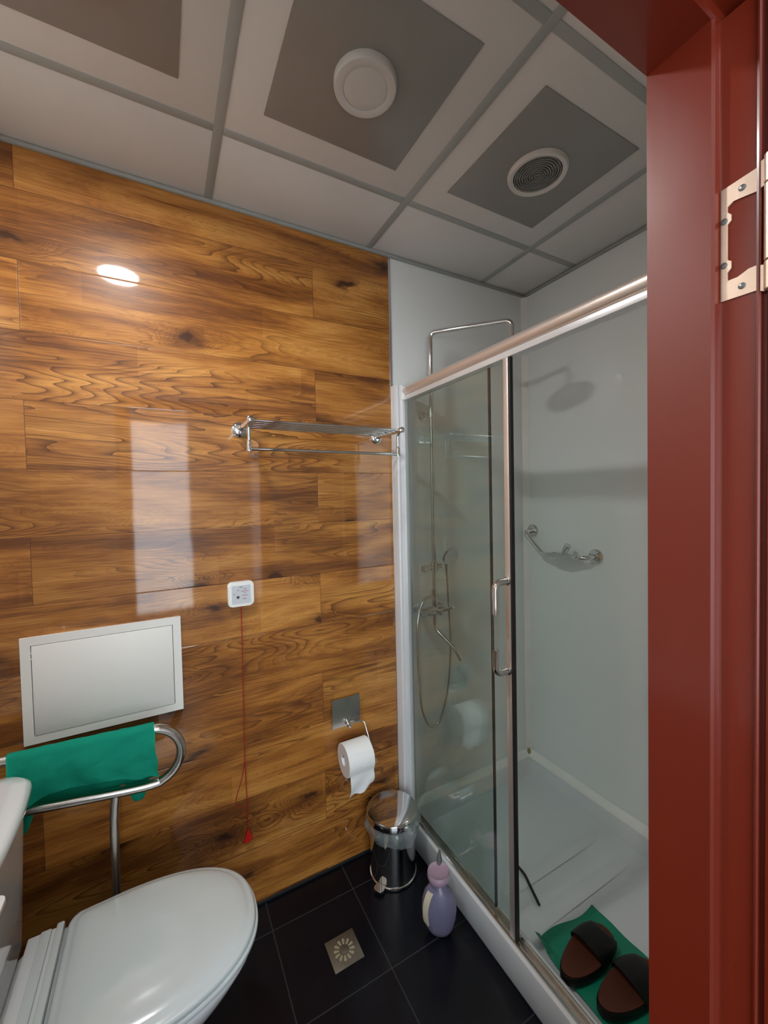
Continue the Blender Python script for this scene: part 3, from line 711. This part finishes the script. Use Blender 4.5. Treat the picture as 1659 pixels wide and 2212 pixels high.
lid = [scaled(lo_, s_, z) for s_, z in ((.985, .4185), (1, .421), (1, .4265), (.985, .4315), (.955, .4335), (.925, .4350), (.905, .4385), (.87, .4420), (.78, .4465), (.62, .4505), (.42, .4530), (.2, .4540), (.05, .4543))]
sub('lid', loft(bmesh.new(), lid), M['seatplastic'], tl, angle=60)
sub('hinge_deck', B(-1.187, -1.112, TYc-.188, TYc+.188, .400, .412, bev=.004), M['ceramic'], tl)
sub('hinge_bar', B(-1.128, -1.1115, TYc-.182, TYc+.182, .4125, .427, bev=.004), M['seatplastic'], tl)
sub('hinge_bar', B(-1.160, -1.138, TYc-.182, TYc+.182, .4125, .420, bev=.003), M['seatplastic'], tl)
# cistern
def rr3(x0, x1, y0, y1, z, r_, bow=0):
    pts = []
    for cx, cy, a0 in ((x1-r_, y1-r_, 0), (x0+.01, y1-.01, 90), (x0+.01, y0+.01, 180), (x1-r_, y0+r_, 270)):
        rr_ = r_ if a0 in (0, 270) else .01
        for k in range(9):
            a = R(a0+k*11.25); x = cx+rr_*math.cos(a); y = cy+rr_*math.sin(a)
            if a0 in (0, 270) and bow:
                x += bow*(1-((y-(y0+y1)/2)/((y1-y0)/2))**2)*((x-x0)/(x1-x0))
            pts.append((x, y, z))
    # densify front edge for the bow
    out_ = []
    n_ = len(pts)
    for i_ in range(n_):
        out_.append(pts[i_]); a_, b__ = pts[i_], pts[(i_+1) % n_]
        if i_ == n_-1:
            for t in range(1, 12):
                t /= 12; y = a_[1]+(b__[1]-a_[1])*t
                x = (x1)+bow*(1-((y-(y0+y1)/2)/((y1-y0)/2))**2)
                out_.append((x, y, z))
    return out_
cist = [rr3(-1.41, -1.200, -.605, -.225, .402, .03), rr3(-1.41, -1.192, -.612, -.215, .42, .035), rr3(-1.41, -1.186, -.620, -.200, .60, .04), rr3(-1.41, -1.180, -.625, -.190, .765, .045)]
sub('cistern', loft(bmesh.new(), cist), M['ceramic'], tl, angle=50)
lidc = [rr3(-1.412, -1.188, -.630, -.186, .766, .05, .012), rr3(-1.412, -1.176, -.640, -.176, .772, .055, .016), rr3(-1.412, -1.171, -.644, -.172, .785, .058, .018), rr3(-1.412, -1.173, -.642, -.174, .798, .057, .018),
        rr3(-1.411, -1.182, -.634, -.184, .806, .05, .016), rr3(-1.405, -1.21, -.61, -.21, .809, .04, .01)]
sub('cistern_lid', loft(bmesh.new(), lidc), M['ceramic'], tl, angle=60)
sub('flush_button', lathe(bmesh.new(), [(.024, 0), (.024, .004), (.018, .007), (0, .007)], (-1.30, TYc, .808), seg=24), M['chrome'], tl)

# ------------------------------------------------------------------ washbasin corner next to the cistern
wb = thing('washbasin', 'white washbasin corner at the lower left beside the cistern', 'washbasin', (XL, -.9, .8))
def rq(x0, x1, y0, y1, z, r_):
    return [(p_[0], p_[1], z) for p_ in ring(x0, x1, y0, y1, z, r_)]
bas = [rq(-1.40, -1.30, -1.02, -.82, .68, .04), rq(-1.41, -1.24, -1.07, -.76, .72, .04), rq(-1.418, -1.14, -1.13, -.69, .78, .03), rq(-1.418, -1.108, -1.155, -.660, .825, .02), rq(-1.418, -1.098, -1.16, -.652, .850, .012), rq(-1.418, -1.100, -1.158, -.654, .858, .012),
       rq(-1.414, -1.106, -1.152, -.660, .860, .014), rq(-1.37, -1.14, -1.12, -.69, .860, .04), rq(-1.36, -1.15, -1.11, -.70, .85, .05), rq(-1.33, -1.18, -1.07, -.75, .76, .05), rq(-1.29, -1.24, -.98, -.86, .74, .02)]
sub('basin', loft(bmesh.new(), bas), M['ceramic'], wb, angle=50)
sub('pedestal', loft(bmesh.new(), [rq(-1.418, -1.27, -1.0, -.84, .001, .03), rq(-1.418, -1.29, -.99, -.85, .3, .03), rq(-1.418, -1.28, -1.0, -.84, .679, .03)]), M['ceramic'], wb)

# ------------------------------------------------------------------ stainless support rail
ry = -.135
gr_ = thing('support_rail', 'bent stainless steel support rail on a leg behind the toilet', 'grab rail', (-1.0, ry, 0))
arc = [(-.918+.082*math.sin(R(a)), ry, .728+.082*math.cos(R(a))) for a in range(10, 171, 10)]
rail = [(XL+.004, ry, .828), (-1.25, ry, .826), (-.98, ry, .815)] + arc + [(-.98, ry, .652), (-1.22, ry, .685), (XL+.004, ry, .715)]
rail = [rail[0], rail[1], rail[2]]+rail[3:]
sub('rail_loop', tube(bmesh.new(), smooth_path(rail, 3), .0135, 18), M['steel'], gr_)
sub('leg', tube(bmesh.new(), smooth_path([(-1.005, ry, .652), (-1.010, ry, .60), (-1.012, ry, .50), (-1.012, ry, .004)], 5), .0115, 16), M['steel'], gr_)
sub('foot', lathe(bmesh.new(), [(.032, 0), (.032, .004), (.018, .010), (.012, .012)], (-1.012, ry, .0005), seg=24), M['steel'], gr_)
for z in (.828, .715): sub('wall_flange', lathe(bmesh.new(), [(.035, 0), (.035, .004), (.015, .008)], (XL+.0005, ry, z), (1, 0, 0), 24), M['steel'], gr_)
# green towel draped over the upper bar
random.seed(4)
def towel(u, v):
    x = -1.232+(.325)*u
    zt = .826-.010*max(0, (x+1.25)/.27) + .0155
    s = v*2-1            # -1 front bottom ... 0 over bar ... 1 back bottom
    ft = .112+.030*math.exp(-((u-1)/.10)**2)-.012*math.sin(u*3.1)+.004*math.sin(u*17)+.004*math.sin(u*9+1)
    bk = .158+.062*math.exp(-((u-.86)/.075)**4)+.060*math.exp(-((u-.02)/.10)**4)
    if u > .96: bk += .0
    fold = .004*math.sin(u*11+v*4)+.003*math.sin(u*23+v*9)
    if abs(s) < .16:
        a = s/.16*PI/2
        return Vector((x, ry+.017*math.sin(a), zt-.017+.017*math.cos(a)))
    if s < 0:
        t = (-s-.16)/.84
        x2 = x + (.012*t if u > .9 else 0)
        return Vector((x2, ry-.017-.010*math.sin(min(1, t)*PI)*.8-.012*t-fold*t*1.5, zt-.017-ft*t))
    t = (s-.16)/.84
    return Vector((x, ry+.017+.006*t+fold*t, zt-.017-bk*t))
bm = bmesh.new(); grid_sheet(bm, 60, 44, towel)
for v in bm.verts:
    n_ = noise.noise(v.co*16)*.007+noise.noise(v.co*48)*.0022
    if v.co.x > -.925 or v.co.x < -1.215: v.co.x += noise.noise(Vector((3, v.co.y*4, v.co.z*26)))*.007
    v.co.y += -abs(n_) if v.co.y < ry else abs(n_)
    if v.co.z < .8: v.co.z += noise.noise(Vector((v.co.x*30, 0, 1 if v.co.y < ry else 5)))*.006*min(1, (.8-v.co.z)/.1)
bmesh.ops.solidify(bm, geom=bm.faces[:], thickness=.0022)
tag(obj('towel', bm, M['green'], angle=80), 'green cloth draped over the stainless support rail', 'towel')

# ------------------------------------------------------------------ pedal bin
bc = Vector((-.108, -.128, 0))
bn = thing('pedal_bin', 'round chrome pedal bin in the corner beside the shower kerb', 'bin', bc)
sub('body', lathe(bmesh.new(), [(.088, .001), (.092, .004), (.092, .012), (.0885, .014), (.0885, .220), (.086, .222)], bc, seg=56), M['chrome'], bn)
sub('lid', lathe(bmesh.new(), [(.097, .228), (.1005, .231), (.1005, .249), (.098, .254), (.091, .2565), (.05, .260), (0, .2615)], bc, seg=56), M['chrome'], bn)
bm = bmesh.new(); seg = 56; rg = []
for j, (r0, z) in enumerate([(.094, .2275), (.104, .228), (.109, .216), (.105, .200), (.099, .186), (.0945, .172)]):
    rr = []
    for k in range(seg):
        a = 2*PI*k/seg; rf_ = r0+(.0045*math.sin(a*9)+.003*math.sin(a*17+j))*min(1, j/2)*(.5 if j == 5 else 1)
        rr.append((bc.x+max(rf_, .0895)*math.cos(a), bc.y+max(rf_, .0895)*math.sin(a), z-(.020*max(0, math.sin(a*2+4.0))*j/5)))
    rg.append(rr)
loft(bm, rg, False, False)
sub('bin_liner', bm, M['film'], bn).__setitem__('label', 'clear plastic bin liner folded over the rim')
pd = Vector((-.86, -.51, 0)).normalized()
pp_ = bc+pd*.088+Vector((0, 0, .012)); sd = Vector((-pd.y, pd.x, 0))
bm = bmesh.new()
pv = [pp_-sd*.018, pp_+pd*.022-sd*.020, pp_+pd*.032-sd*.012, pp_+pd*.032+sd*.012, pp_+pd*.022+sd*.020, pp_+sd*.018]
A_ = [bm.verts.new(p_+Vector((0, 0, .012-.004))) for p_ in pv]; B_ = [bm.verts.new(p_+Vector((0, 0, -.004))) for p_ in pv]
bm.faces.new(A_); bm.faces.new(B_[::-1])
for k in range(6): bm.faces.new((A_[k], A_[(k+1) % 6], B_[(k+1) % 6], B_[k]))
bmesh.ops.bevel(bm, geom=bm.edges[:], offset=.0015, segments=2, affect='EDGES')
sub('pedal', bm, M['chrome'], bn)

# ------------------------------------------------------------------ lilac cleaner bottle
bx = Vector((-.085, -.405, 0)); ba = R(-38)
bt_ = thing('cleaner_bottle', 'lilac plastic bottle with round pink cap on the floor by the kerb', 'bottle', bx)
ux, uy = Vector((math.cos(ba), math.sin(ba), 0)), Vector((-math.sin(ba), math.cos(ba), 0))
bm = bmesh.new(); rg = []
for a_, b__, z in ((.022, .014, .001), (.034, .021, .004), (.045, .029, .022), (.055, .034, .055), (.0585, .036, .085), (.057, .035, .112), (.049, .031, .138), (.036, .024, .157), (.022, .017, .168), (.016, .015, .174), (.0155, .0155, .182)):
    rg.append([bx+ux*a_*math.cos(2*PI*k/48)+uy*(b__+(.0012*math.sin(z*330+k) if .02 < z < .12 else 0))*math.sin(2*PI*k/48)+Vector((0, 0, z)) for k in range(48)])
loft(bm, rg); sub('body', bm, M['lilac'], bt_, angle=60)
bm = bmesh.new(); rg = []
prf = [(.001, .022), (.004, .034), (.022, .045), (.055, .055), (.085, .0585), (.112, .057), (.138, .049), (.157, .036), (.168, .022)]
def rad_at(z, k=1):
    for (z0, a0), (z1, a1) in zip(prf, prf[1:]):
        if z0 <= z <= z1: return a0+(a1-a0)*(z-z0)/(z1-z0)
    return .02
for t in range(15):
    t /= 14; z = .040+.112*t; a_ = rad_at(z); ang = R(214+14*t)
    c_ = bx+ux*(a_+.0015)*math.cos(ang)+uy*(a_*.62+.0015)*math.sin(ang)+Vector((0, 0, z))
    nrm = (ux*math.cos(ang)*.62+uy*math.sin(ang)).normalized(); tg = Vector((-nrm.y, nrm.x, 0))
    rg.append([c_+tg*.011-nrm*.006, c_+tg*.011+nrm*.0002, c_+nrm*.0012, c_-tg*.011+nrm*.0002, c_-tg*.011-nrm*.006])
loft(bm, rg); sub('label_strip', bm, M['beige'], bt_)
sub('cap', lathe(bmesh.new(), [(.0160, .176), (.027, .179), (.0355, .187), (.0385, .198), (.0375, .209), (.0355, .213), (.0335, .211), (.018, .2085), (0, .2080)], bx, seg=40), M['pink'], bt_)
sub('nozzle', tube(bmesh.new(), [(bx.x+.018, bx.y+.022, .200), (bx.x+.030, bx.y+.036, .218), (bx.x+.036, bx.y+.043, .236)], [.011, .0085, .003], 12), M['darkgrey'], bt_)  # small dark grey tapered piece behind the cap

# ------------------------------------------------------------------ floor drain
dc = (-.389, -.297)
dn = thing('floor_drain', 'square metal floor drain with radial slots in the black tiles', 'drain', (dc[0], dc[1], 0))
sub('cover', B(dc[0]-.05, dc[0]+.05, dc[1]-.05, dc[1]+.05, .0002, .0032, bev=.001), M['drainmetal'], dn)
bm = bmesh.new()
for k in range(12):
    a = R(k*30+15); c_, s_ = math.cos(a), math.sin(a)
    pts = []
    for r_, w_ in ((.017, .0022), (.030, .0045), (.034, .003)):
        pts.append((r_, w_))
    pl = [(r_*c_-w_*s_, r_*s_+w_*c_) for r_, w_ in pts]+[(r_*c_+w_*s_, r_*s_-w_*c_) for r_, w_ in pts[::-1]]
    prism(bm, [(dc[0]+p_[0], dc[1]+p_[1]) for p_ in pl], 'z', .0030, .0040)
sub('petal_slots', bm, M['draindark'], dn, smooth=False)
sub('centre_rosette', lathe(bmesh.new(), [(.013, .003), (.013, .0045), (.009, .0055), (0, .0055)], (dc[0], dc[1], 0), seg=24), M['drainmetal'], dn)

# ------------------------------------------------------------------ inside the tray: green sheet, slippers, black tube
def sheetf(u, v):
    x = .128+.262*u; y = -.632-.47*v
    z = .0575+.0020*math.sin(x*40+y*22)+.0015*math.sin(y*60)
    if x < .155 and v < .16: z += (.155-x)*.9*(1-v/.16)
    if u < .10 and v < .08: z += .012
    if v < .04: y += .012*math.sin(u*5+.6)
    return Vector((x, y, z))
bm = bmesh.new(); grid_sheet(bm, 36, 48, sheetf, .0012)
sheet = tag(obj('plastic_sheet', bm, M['greenbag'], angle=80), 'green plastic sheet lying in the shower tray under the slippers', 'sheet')
def slipper(cx, cy, rot, label):
    t = thing('slipper', label, 'slipper', (cx, cy, .0625), group='pair of dark slippers in the shower tray')
    t.rotation_euler = (0, 0, rot)
    def outl(s, z, tw=0):
        pts = []
        for k in range(48):
            a = 2*PI*k/48; c_, s_ = math.cos(a), math.sin(a)
            w = .050*(1+.16*c_)*s; l_ = .116*s
            pts.append((l_*c_, w*math.copysign(abs(s_)**.85, s_)+.004*math.sin(c_*2), z))
        return pts
    obj('sole', loft(bmesh.new(), [outl(.96, 0), outl(1.0, .004), outl(1.0, .022), outl(.97, .026)]), M['shoeblack'], t)
    obj('insole', loft(bmesh.new(), [outl(.94, .0255), outl(.95, .029), outl(.90, .0305), outl(.6, .029)]), M['shoebrown'], t)
    bm = bmesh.new()
    def vamp(u, v):
        x = .0+.104*u-.02*math.cos((v-.5)*PI)
        w = .053*math.sqrt(max(0.02, 1-(max(0, x-.02)/.102)**2.4)); a = PI*v
        hgt = .052*(1-.45*u**2)
        return Vector((x+.0*u, -w*math.cos(a), .020+hgt*math.sin(a)**.8*(1 if u < .9 else .8)))
    grid_sheet(bm, 18, 26, vamp, .004)
    obj('vamp', bm, M['shoeblack'], t, angle=70)
    return t
slipper(.224, -.738, R(2), 'dark slipper with brown insole nearer the wall end of the shower tray')
slipper(.246, -.852, R(-6), 'dark slipper with brown insole nearer the doorway jamb in the shower tray')
bh = smooth_path([(.283, -.405, .058), (.278, -.445, .058), (.262, -.485, .057), (.236, -.548, .056)], 8)
tag(obj('rubber_tube', tube(bmesh.new(), bh, .0048, 10), M['rubber']), 'thin black rubber tube lying on the shower tray floor', 'tube')
